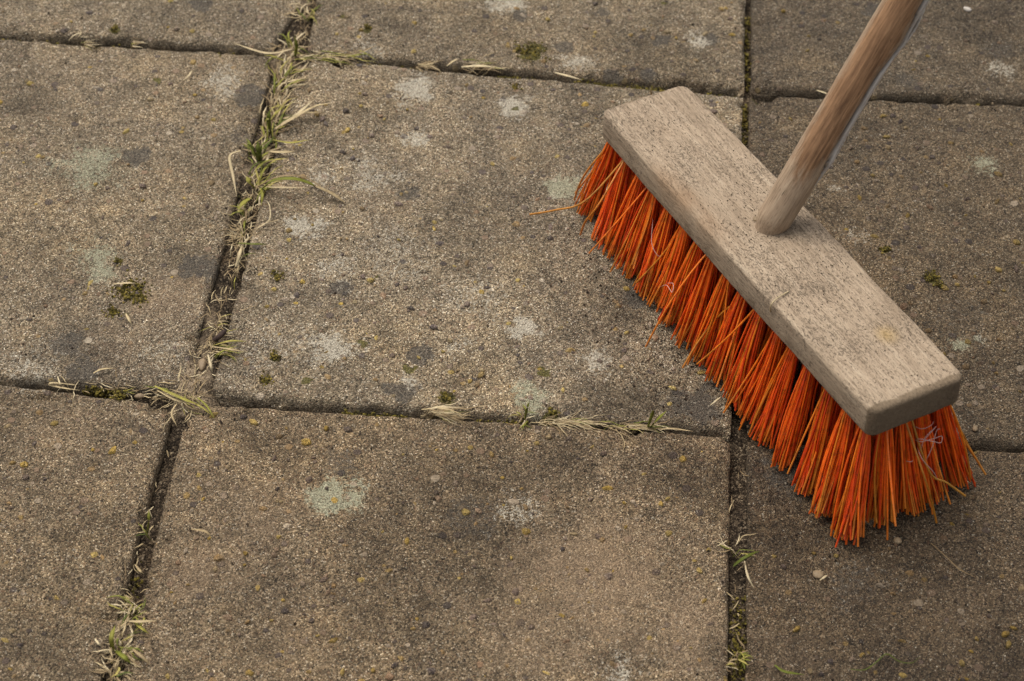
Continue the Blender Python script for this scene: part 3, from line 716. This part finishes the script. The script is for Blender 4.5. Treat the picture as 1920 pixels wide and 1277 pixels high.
def rblade(B, rs, px, py, ln, mat, z0=-.004, up=.6, dirn=None, wid=.0011, sprd=12, sx=.6):
    c0 = at(px+rs.normal(0, sprd*.5 if dirn is None or abs(dirn) > 40 else sprd*sx), py+rs.normal(0, sprd), 0); c0[2] = z0
    an = rs.random()*6.28 if dirn is None else math.radians(dirn)+rs.normal(0, .5)
    L = ln*(.55+.7*rs.random()); e = up*(.5+.8*rs.random())
    dx = np.array([math.cos(an), math.sin(an), 0]); pts = []
    turn = rs.normal(0, 0.5 if dirn is None else .2)
    if dirn is not None: an = math.radians(dirn)+rs.normal(0, .22 if abs(dirn) < 40 else .55)+(0.0)
    arch = rs.uniform(.9, 1.5); kink = rs.normal(0, .07, 9).cumsum()
    for i in range(9):
        u = i/8; an2 = an+turn*u+kink[i]*.6; dx = np.array([math.cos(an2), math.sin(an2), 0])
        pts.append(c0+dx*L*u+np.array([0, 0, L*e*(u-.62*arch*u**2.2)*.85+.0035*min(1, u*3)]))
    P = np.array(pts); P[:, 2] = np.maximum(P[:, 2], np.where(np.arange(9) < 2, z0, .0005)); B.add(P, wid*(.26+.34*rs.random()), mat, rs.random())

def grass_tuft(seed, px, py, label, ng, ns, ln=.014, dirn=None, up=.7, wid=.0011, sprd=12, extra=(), name='grass_tuft', cat='grass tuft', z0=-.005, sx=.6):
    rs = np.random.default_rng(seed); B = Blades()
    ng, ns = int(ng*.85+.6), int(ns*1.35)
    for i in range(ng): rblade(B, rs, px, py, ln, 0, z0, up*1.3, dirn, wid, sprd, sx)
    for i in range(ns): rblade(B, rs, px, py, ln, 1, z0, up*.6, dirn, wid*.9, sprd, sx)
    for mat, w, rv, pts in extra:
        P = smooth_path([at(*p) for p in pts], 22); B.add(P, w, mat, rv)
    c0 = at(px, py, -.006)
    return B.build(name, label, cat, 'grass tufts growing in the slab joints', loc=tuple(c0))

G = grass_tuft
G(1, 572, 25, 'small green and straw tuft in the joint at the top edge', 9, 12, .014)
G(2, 545, 100, 'mixed tuft at the joint crossing behind the whole slab', 9, 22, .016, extra=[(1, .0009, .8, [(550, 92, .0), (500, 100, .007), (430, 78, .003)]), (0, .0012, .3, [(553, 110, -.003), (556, 90, .012), (552, 66, .02)]), (1, .0008, .9, [(545, 86, 0), (560, 70, .006), (575, 58, .004)])])
G(3, 610, 104, 'matted strands trailing right from the joint crossing', 14, 14, .022, dirn=-4, up=.25, wid=.0009, sprd=5, sx=5)
G(4, 530, 150, 'straw-coloured blades in the joint below the crossing', 8, 22, .021, dirn=70, wid=.0011)
G(5, 518, 190, 'dry blades lying in the joint beside the forked straw stalks', 4, 22, .019, dirn=76, wid=.0011, sprd=16)
G(6, 505, 240, 'tuft with two forked straw stalks reaching right over the slab', 18, 18, .019, dirn=66, wid=.0012, sprd=15, extra=[
    (1, .0010, .7, [(505, 250, -.003), (545, 225, .008), (590, 200, .008), (622, 193, .004)]), (1, .0010, .85, [(520, 240, 0), (560, 212, .007), (588, 187, .006)]),
    (1, .0008, .6, [(510, 245, 0), (560, 215, .004), (608, 211, .003)]), (0, .0008, .85, [(510, 262, 0), (545, 268, .005), (580, 262, .003)]), (1, .0011, .7, [(500, 284, 0), (530, 286, .003), (553, 284, .002)]),
    (0, .0014, .15, [(506, 250, -.003), (504, 225, .012), (506, 205, .018)])])
G(7, 484, 300, 'dark green upright tuft among dead brown blades', 16, 24, .018, dirn=72, wid=.0013, sprd=14, extra=[(0, .0016, .05, [(486, 305, -.003), (478, 285, .01), (466, 270, .016)]), (0, .0015, .15, [(486, 305, -.003), (485, 285, .012), (483, 262, .018)]), (0, .0013, .1, [(490, 300, -.003), (487, 290, .01), (490, 272, .014)])])
G(8, 478, 350, 'green tuft whose long blades arch right across the slab', 20, 16, .017, dirn=64, wid=.0012, sprd=14, extra=[
    (0, .0015, .35, [(480, 365, -.003), (510, 340, .012), (550, 336, .016), (585, 346, .010), (590, 350, .007)]), (1, .0012, .55, [(585, 347, .009), (620, 362, .004), (647, 380, .001)]),
    (1, .0007, .3, [(482, 350, 0), (520, 332, .010), (560, 330, .009), (585, 340, .004), (600, 350, .003), (625, 368, .002)]),
    (1, .0007, .8, [(485, 350, 0), (530, 352, .006), (580, 352, .004)]), (0, .0016, .75, [(478, 352, 0), (468, 342, .006), (462, 330, .008)]), (0, .0015, .7, [(472, 370, -.002), (458, 380, .004), (446, 393, .004)]),
    (0, .0009, .6, [(488, 352, .002), (492, 365, .006), (490, 385, .002)])])
G(9, 462, 395, 'short green blades bent over the left slab edge', 10, 8, .009, wid=.0012, sprd=10)
G(10, 456, 440, 'tangled mat of pale dead grass roots in the joint', 2, 46, .012, up=.5, wid=.0006, sprd=12, extra=[(1, .0004, .9, [(480, 430, .002), (505, 412, .004), (505, 385, .003), (495, 372, .001)]), (1, .0004, .6, [(475, 430, 0), (500, 418, .003), (525, 412, .001)]), (0, .0007, .2, [(445, 456, .0), (475, 458, .004), (500, 458, .002)])], name='dead_grass', cat='dead grass')
G(11, 438, 505, 'sparse dry stalks on the brown soil of the joint', 2, 12, .012, dirn=75, wid=.0007, sprd=22, extra=[(1, .0010, .8, [(442, 500, -.001), (449, 478, .004), (453, 462, .003)])], name='dead_grass', cat='dead grass')
G(12, 406, 605, 'pale drooping strands over the dark twig in the joint', 3, 14, .010, wid=.0007, sprd=9, name='dead_grass', cat='dead grass')
G(13, 405, 655, 'olive tuft of thin blades spreading right above the tan pebble', 14, 14, .014, dirn=-5, wid=.0008, sprd=10, extra=[(1, .0007, .6, [(398, 650, 0), (430, 655, .005), (460, 660, .002)]), (0, .0007, .9, [(400, 648, 0), (430, 640, .006), (462, 640, .003)]), (1, .0008, .9, [(390, 665, .002), (395, 685, .004), (398, 698, .001)])])
G(14, 345, 745, 'brown and straw litter of stalks at the lower joint crossing', 6, 30, .016, up=.3, wid=.0007, sprd=16, extra=[
    (0, .0010, .8, [(290, 724, .001), (325, 740, .006), (352, 752, .006), (372, 758, .003)]), (1, .0010, .7, [(295, 732, .001), (330, 750, .005), (360, 755, .004)]), (0, .0006, .9, [(365, 757, .003), (380, 765, .004), (398, 780, .001)]), (1, .0006, .6, [(335, 752, .003), (322, 775, .005), (332, 800, .002)]), (0, .0006, .6, [(370, 745, .002), (388, 762, .004), (402, 785, .002)])])
G(15, 130, 728, 'thin straw loop lying in the cross joint at the left', 0, 5, .012, up=.2, wid=.0006, sprd=6, extra=[(1, .0007, .7, [(140, 722, .0), (100, 718, .004), (94, 722, .003), (120, 728, .002), (150, 732, .001)]), (1, .0005, .9, [(108, 706, .001), (112, 718, .004), (118, 725, .001)])], name='dead_grass', cat='dead grass')
G(16, 225, 735, 'brown mossy stalks in the joint left of the litter', 3, 7, .012, up=.35, wid=.0006, sprd=10, extra=[(1, .0007, .7, [(175, 700, .001), (190, 693, .003), (215, 690, .001)])], name='dead_grass', cat='dead grass')
G(17, 278, 1000, 'two fine green blades in the dark lower joint', 2, 3, .010, wid=.0008, sprd=6, extra=[(0, .0008, .5, [(277, 1000, -.003), (279, 975, .01), (279, 955, .014)]), (1, .0007, .5, [(253, 1058, -.002), (262, 1070, .003), (270, 1076, .001)])])
G(18, 246, 1145, 'yellow-green tuft in the lower joint with fanned blades', 14, 16, .010, wid=.0010, sprd=12, extra=[(1, .0009, .7, [(240, 1165, 0), (265, 1166, .005), (294, 1164, .002)]), (0, .0008, .8, [(250, 1165, 0), (265, 1178, .004), (280, 1189, .001)])])
G(19, 226, 1215, 'tuft of curled blades at the bottom of the grassy joint', 10, 18, .012, wid=.0011, sprd=14, extra=[(0, .0012, .6, [(214, 1225, -.002), (209, 1198, .009), (216, 1172, .008)]), (0, .0013, .4, [(216, 1220, 0), (232, 1232, .006), (246, 1245, .002)]), (1, .0009, .4, [(246, 1215, 0), (264, 1230, .004), (282, 1246, .001)])])
G(20, 212, 1262, 'dry blades cut off by the bottom edge', 1, 12, .012, wid=.0010, sprd=10, name='dead_grass', cat='dead grass')
G(21, 805, 771, 'bundle of combed dry grass in the joint before the whole slab', 2, 34, .022, dirn=-6, up=.3, wid=.0008, sprd=4, sx=2.2, extra=[(1, .0008, .9, [(795, 772, 0), (820, 764, .007), (870, 765, .002)]), (1, .0008, .7, [(790, 768, 0), (830, 766, .008), (870, 778, .003)])], name='dead_grass', cat='dead grass')
G(22, 985, 785, 'thin green upright shoot beside matted straw in the joint', 8, 6, .008, wid=.0008, sprd=8, extra=[(0, .0008, .3, [(984, 788, -.002), (988, 768, .014), (993, 752, .020)])])
G(23, 1050, 790, 'flat mat of thin straw in the middle of the joint', 4, 40, .018, dirn=-5, up=.18, wid=.0006, sprd=3, sx=9, name='dead_grass', cat='dead grass')
G(24, 1165, 799, 'straw strands with two bright green blades near the bristles', 8, 24, .017, dirn=-4, up=.2, wid=.0007, sprd=3, sx=9, extra=[(0, .0010, .3, [(1214, 804, -.002), (1222, 782, .012), (1225, 768, .022)]), (0, .0010, .4, [(1216, 804, -.002), (1232, 788, .008), (1250, 770, .014)]), (1, .0006, .6, [(1235, 806, .0), (1260, 804, .002), (1300, 809, .001)])])
G(25, 780, 120, 'pale straw strands lying in the joint behind the whole slab', 0, 12, .014, dirn=-12, up=.15, wid=.0010, sprd=3, sx=3, name='dead_grass', cat='dead grass')
G(26, 880, 124, 'green-tinted straw wisp in the joint behind the whole slab', 5, 14, .016, dirn=-5, up=.2, wid=.0008, sprd=4, sx=3, extra=[(1, .0010, .9, [(865, 126, 0), (895, 124, .004), (932, 126, .002)]), (1, .0007, .8, [(838, 124, .001), (850, 115, .004), (860, 110, .001)])])
G(27, 150, 82, 'dry wisp in the mossy joint near the left edge', 2, 10, .012, dirn=-8, up=.2, wid=.0006, sprd=5, extra=[(1, .0005, .9, [(128, 76, 0), (140, 66, .004), (155, 60, .004)]), (1, .0005, .8, [(142, 74, 0), (150, 66, .004), (152, 58, .004)])], name='dead_grass', cat='dead grass')
G(28, 245, 83, 'small straw knot further right in the mossy joint', 1, 10, .009, dirn=0, up=.3, wid=.0007, sprd=4, name='dead_grass', cat='dead grass')
G(29, 1380, 1030, 'dark green blades across the soil joint below the bristles', 5, 4, .012, wid=.0007, sprd=10, extra=[(0, .0009, .05, [(1375, 1062, 0), (1398, 1045, .005), (1424, 1033, .002)]), (1, .0006, .9, [(1396, 1052, .0), (1402, 1080, .005), (1414, 1104, .001)])])
G(30, 1383, 1235, 'small curled green blades deep in the right joint', 9, 5, .007, wid=.0010, sprd=10)

# broken straw lying in the joints, nobody could count it
def litter():
    rs = np.random.default_rng(5); B = Blades()
    runs = [((585, 0), (520, 190), 13, 120), ((525, 170), (470, 380), 14, 150), ((470, 370), (440, 470), 12, 90), ((445, 470), (395, 640), 11, 60), ((395, 640), (350, 760), 20, 170), ((355, 740), (300, 745), 16, 50), ((330, 800), (225, 1130), 9, 12), ((245, 1110), (205, 1277), 13, 80), ((150, 725), (330, 742), 8, 22), ((1386, 840), (1384, 1277), 10, 14), ((560, 100), (700, 118), 6, 30)]
    for a_, b_, w, m in runs:
        dirx = at(*b_)-at(*a_); base = math.atan2(dirx[1], dirx[0])
        for i in range(m):
            t = rs.random(); c0 = at(a_[0]+(b_[0]-a_[0])*t+rs.normal(0, w*.55), a_[1]+(b_[1]-a_[1])*t+rs.normal(0, 5)); c0[2] = -.0015+rs.normal(0, .0014)
            an = base+rs.normal(0, .55)+(math.pi if rs.random() < .5 else 0); L = rs.uniform(.003, .010); k_ = rs.normal(0, .55)
            P = [c0]
            for j in range(6):
                an += k_*.16; c0 = c0+np.array([math.cos(an)*L/6, math.sin(an)*L/6, rs.normal(.0001, .00025)]); P.append(c0)
            B.add(P, rs.uniform(.00016, .00042), 1, rs.random()**1.3)
    B.build('straw_litter', kind='stuff')
litter()

# single loose stalks on the slabs
def stalk(name, label, cat, mat, w, rv, pts):
    B = Blades(); B.add(smooth_path([at(*p) for p in pts], 20), w, mat, rv)
    B.build(name, label, cat, 'loose stalks lying on the slabs', loc=tuple(at(*pts[0])))
stalk('dry_stalk', 'bent straw stalk at the left of the grassy joint', 'stalk', 1, .0009, .8, [(452, 282, .002), (431, 293, .006), (437, 330, .003), (444, 369, .001)])
stalk('dry_stalk', 'short pale stalk on the slab at upper left', 'stalk', 1, .0006, .9, [(344, 150, .001), (354, 142, .003), (361, 131, .001)])
stalk('dry_stalk', 'curved pale straw on the joint edge behind the whole slab', 'stalk', 1, .0009, .9, [(1040, 136, .002), (1062, 142, .004), (1092, 150, .001)])
stalk('dry_stalk', 'short straw standing up behind the far end of the broom head', 'stalk', 1, .0009, .7, [(1222, 184, .001), (1220, 172, .008), (1219, 163, .012)])
stalk('dry_stalk', 'pinkish straw next to the tan stone in front of the bristles', 'stalk', 1, .0006, .9, [(1537, 1088, .001), (1545, 1083, .003), (1552, 1078, .001)])
stalk('fallen_grass', 'dark green curved blade lying near the bottom edge', 'grass blade', 0, .0008, .15, [(1452, 1247, .001), (1472, 1260, .004), (1508, 1265, .001)])
stalk('fallen_sprig', 'long kinked thin green stem on the dark slab at the bottom right', 'stem', 0, .00035, .02, [(1595, 1255, .001), (1622, 1256, .003), (1645, 1240, .003), (1663, 1226, .004), (1685, 1240, .003), (1710, 1243, .002), (1725, 1230, .001)])
stalk('thin_twig', 'fine brown curved twig on the dark slab below the frayed bristles', 'twig', 1, .0004, .05, [(1745, 1018, .001), (1775, 1045, .003), (1800, 1068, .003), (1835, 1085, .001)])
stalk('dry_stalk', 'tan hooked stalk on the slab right of the lower joint', 'stalk', 1, .0007, .4, [(358, 992, .001), (385, 997, .004), (398, 1010, .001)])
stalk('dry_stalk', 'short straw on the slab left of the lower joint', 'stalk', 1, .0006, .95, [(178, 1197, .001), (184, 1206, .003), (190, 1212, .001)])
stalk('dry_stalk', 'brown straw below the moss clump on the left slab', 'stalk', 1, .0008, .75, [(236, 588, .001), (241, 598, .003), (247, 609, .001)])
stalk('dry_stalk', 'white straw lying beside the bristles over the joint', 'stalk', 1, .0006, 1.0, [(1332, 760, .001), (1342, 752, .004), (1352, 744, .002)])
stalk('dry_stalk', 'straw above the moss clump on the left slab', 'stalk', 1, .0007, .8, [(212, 533, .001), (235, 531, .004), (255, 531, .002)])
stalk('dry_stalk', 'grass end at the top joint beside the handle', 'stalk', 1, .0007, .9, [(1531, 169, .002), (1545, 174, .004), (1556, 178, .001)])

# ------------------------------------------------------------------ moss, crumbs
def spikes(n, where, size, mat, name, rs, kind='stuff', label=None, cat=None, flat=.8, jit=None):
    iv, itf = ico(1); Vs, Fs, rn = [], [], []
    pts = where(n)
    for i, p in enumerate(pts):
        s = size*(.45+1.1*rs.random()); k = iv*s*(1+.35*rs.normal(size=(len(iv), 1)))*np.array([1, 1, flat])
        Vs.append(k+p); Fs.append(itf+i*len(iv)); rn.append(np.full(len(iv), rs.random()))
    o = mesh_obj(name, np.vstack(Vs), [np.vstack(Fs)], mat, smooth=False, attrs=dict(rnd=np.concatenate(rn)))
    return tag(o, label, cat, None, kind)
rsm = np.random.default_rng(77)
MJ = [((0, 72), (110, 80), .006, 1.0), ((180, 84), (250, 88), .004, .5), ((330, 94), (440, 98), .004, .5), ((650, 112), (790, 126), .004, .9), ((940, 138), (1000, 144), .005, .9), ((1080, 148), (1200, 160), .006, 1.6), ((1200, 160), (1260, 166), .006, 1.0), ((1300, 170), (1390, 178), .004, .6),
      ((640, 768), (770, 778), .004, 1.0), ((900, 784), (985, 790), .004, .9), ((160, 718), (215, 726), .004, .8), ((1385, 1120), (1384, 1277), .010, .8), ((1402, 20), (1402, 160), .003, .4), ((1396, 190), (1394, 260), .004, .6), ((500, 200), (440, 430), .008, .5), ((250, 1050), (215, 1260), .010, .5), ((1560, 184), (1900, 196), .003, .5)]
def moss_pts(n):
    w = np.array([m[3] for m in MJ]); w /= w.sum(); out = []
    for i in range(n):
        a_, b_, s, _ = MJ[rsm.choice(len(MJ), p=w)]; t = rsm.random()
        clump = math.sin(t*23+a_[0])*.5+.5
        if rsm.random() > .25+.75*clump: t = (t+.11) % 1
        p = at(a_[0]+(b_[0]-a_[0])*t, a_[1]+(b_[1]-a_[1])*t); p[:2] += rsm.normal(0, s*.35, 2); p[2] = -.0055+rsm.normal(0, .0013)
        out.append(p)
    return out
spikes(5200, moss_pts, .00062, M_MOSS, 'moss', rsm)
CL = [(245, 548, 26, 150), (262, 562, 12, 40), (212, 588, 12, 40), (222, 492, 8, 20), (520, 518, 9, 30), (500, 715, 9, 24), (515, 670, 9, 26), (835, 745, 10, 30), (1035, 775, 10, 20), (1745, 520, 12, 40), (1762, 535, 8, 20), (995, 98, 22, 60), (975, 95, 10, 24), (1660, 468, 7, 20), (215, 55, 8, 20), (690, 52, 6, 14), (965, 165, 7, 10), (226, 742, 10, 40)]
def clump_pts(n):
    out = []
    for px, py, r, m in CL:
        for i in range(int(m*1.8)):
            p = at(px+rsm.normal(0, r*.62), py+rsm.normal(0, r*.42)); p[2] = .0004+abs(rsm.normal(0, .0008)); out.append(p)
    return out
spikes(0, clump_pts, .00058, M_MOSS, 'moss_crumbs', rsm)

def crumb_pts(n):
    out = []
    while len(out) < n:
        if rsm.random() < .45: px, py = rsm.uniform(-60, 1980), rsm.uniform(-40, 1320)
        elif rsm.random() < .55: t = rsm.random(); px, py = 1100+520*t-30+rsm.normal(0, 50), 470+540*t+rsm.normal(0, 45)
        else: t = rsm.random(); px, py = 560-340*t+rsm.normal(0, 22), 20+1240*t
        p = at(px, py); p[2] = .0004; out.append(p)
    return out
spikes(1300, crumb_pts, .00052, M_CRUMB, 'soil_crumbs', rsm)
def head_crumbs(n):
    out = []
    for i in range(n):
        lx = rsm.uniform(-.5, .5)*(BL_-.008); ly = rsm.uniform(-.5, .5)*(BW_-.008)
        if rsm.random() < .35: lx, ly = rsm.normal(.004, .03), rsm.normal(.002, .014)
        if abs(ly) > BW_/2-.003 or abs(lx) > BL_/2-.003: continue
        out.append(world_of_local(TOPC+np.array([lx, ly, .0002])))
    return out
spikes(520, head_crumbs, .00026, M_CRUMB, 'dirt_specks', rsm)
def flecks(n):
    out = []
    for i in range(n):
        p = at(rsm.uniform(-60, 1980), rsm.uniform(-40, 1320)); p[2] = .0005; out.append(p)
    return out

# ------------------------------------------------------------------ small things
def nugget(name, label, cat, px, py, size, mat, z, seed, rotz=0.):
    iv, itf = ico(3); rs = np.random.default_rng(seed)
    k = iv*np.array(size)*(1+.10*np.sin(iv[:, [1, 2, 0]]*2.6+rs.random(3)*6)+.03*np.sin(iv[:, [2, 0, 1]]*9))
    ca, sa = math.cos(rotz), math.sin(rotz); k = np.c_[k[:, 0]*ca-k[:, 1]*sa, k[:, 0]*sa+k[:, 1]*ca, k[:, 2]]
    p = at(px, py, z); return tag(mesh_obj(name, k+p, [itf], mat, loc=tuple(p)), label, cat)
nugget('pebble', 'smooth oval tan pebble on the soil at the lower joint crossing', 'pebble', 379, 684, (.0022, .0042, .0022), M_PEBBLE, .0005, 3, .1)
nugget('pebble', 'flat tan pebble in the litter left of the lower joint crossing', 'pebble', 262, 743, (.0028, .0016, .0014), M_PEBBLE, -.001, 8, .2)
nugget('stone_chip', 'white stone chip on the dark slab at the upper right', 'stone chip', 1814, 17, (.0030, .0019, .0012), M_WHITE, .001, 4, -.5)
nugget('stone_chip', 'pale round stone chip on the slab in front of the frayed bristles', 'stone chip', 1683, 1014, (.0024, .0022, .0014), M_PEBBLE, .001, 5)
nugget('stone_chip', 'cream stone chip by the black joint at the right', 'stone chip', 1828, 803, (.0014, .0019, .0011), M_PEBBLE, .001, 6)
nugget('stone_chip', 'tan stone with a pinkish straw beside it on the dark slab', 'stone chip', 1534, 1077, (.0030, .0024, .0014), M_PEBBLE, .0008, 9)
nugget('stone_chip', 'small yellow chip wedged at the foot of the handle', 'stone chip', 1417, 411, (.0016, .0018, .0010), M_PEBBLE, .0795, 12, .6)

def tube_thing(name, label, cat, mat, paths, rad, K=6, n=40):
    Vs, Fs, off = [], [], 0
    for P in paths:
        Q = smooth_path([at(*p) if len(p) == 3 and p[0] > 3 else np.array(p) for p in P], n)
        u = np.linspace(0, 1, n); ring(Vs, Fs, Q, rad, K, off, np.clip(np.minimum(u, 1-u)*9, .3, 1)); off += n*K
    V = np.vstack(Vs); o = mesh_obj(name, V, [np.vstack(Fs)], mat, attrs=dict(rnd=np.full(len(V), .8)), loc=tuple(V.mean(0)))
    return tag(o, label, cat)
tube_thing('twig', 'short dark brown twig across the grassy joint', 'twig', M_TWIG, [[(398, 640, -.001), (410, 632, .003), (424, 619, .004)]], .0016, 8, 12)
tube_thing('thread_tangle', 'pinkish frayed thread tangled in the end bristles of the broom', 'thread', M_THREAD, [
    [(1714, 825, .050), (1728, 828, .054), (1752, 822, .053), (1766, 818, .052), (1764, 830, .051), (1750, 828, .053), (1725, 823, .054), (1716, 826, .05)],
    [(1726, 845, .045), (1735, 820, .053), (1755, 800, .056), (1748, 808, .056), (1728, 830, .053)], [(1736, 864, .041), (1748, 838, .050), (1756, 808, .054), (1764, 804, .053)],
    [(1712, 798, .056), (1728, 804, .058), (1745, 798, .057), (1752, 788, .055)], [(1698, 864, .042), (1706, 866, .046), (1712, 864, .045)],
    [(1720, 840, .047), (1730, 862, .044), (1750, 885, .036), (1758, 900, .028)]], .00020)
tube_thing('straw_curl', 'thin curl of straw lying over the front edge of the broom head', 'straw', M_STRAW, [[(1444, 590, .0715), (1446, 572, .0825), (1456, 560, .0835), (1472, 550, .0830), (1482, 545, .0815)]], .00038)
tube_thing('white_hair', 'curled white hair caught in the middle bristles', 'hair', M_THREAD, [[(1238, 538, .030), (1250, 535, .040), (1260, 548, .042), (1262, 532, .044), (1250, 531, .044)], [(1224, 410, .050), (1222, 455, .042), (1232, 478, .038), (1240, 480, .036)]], .00018)
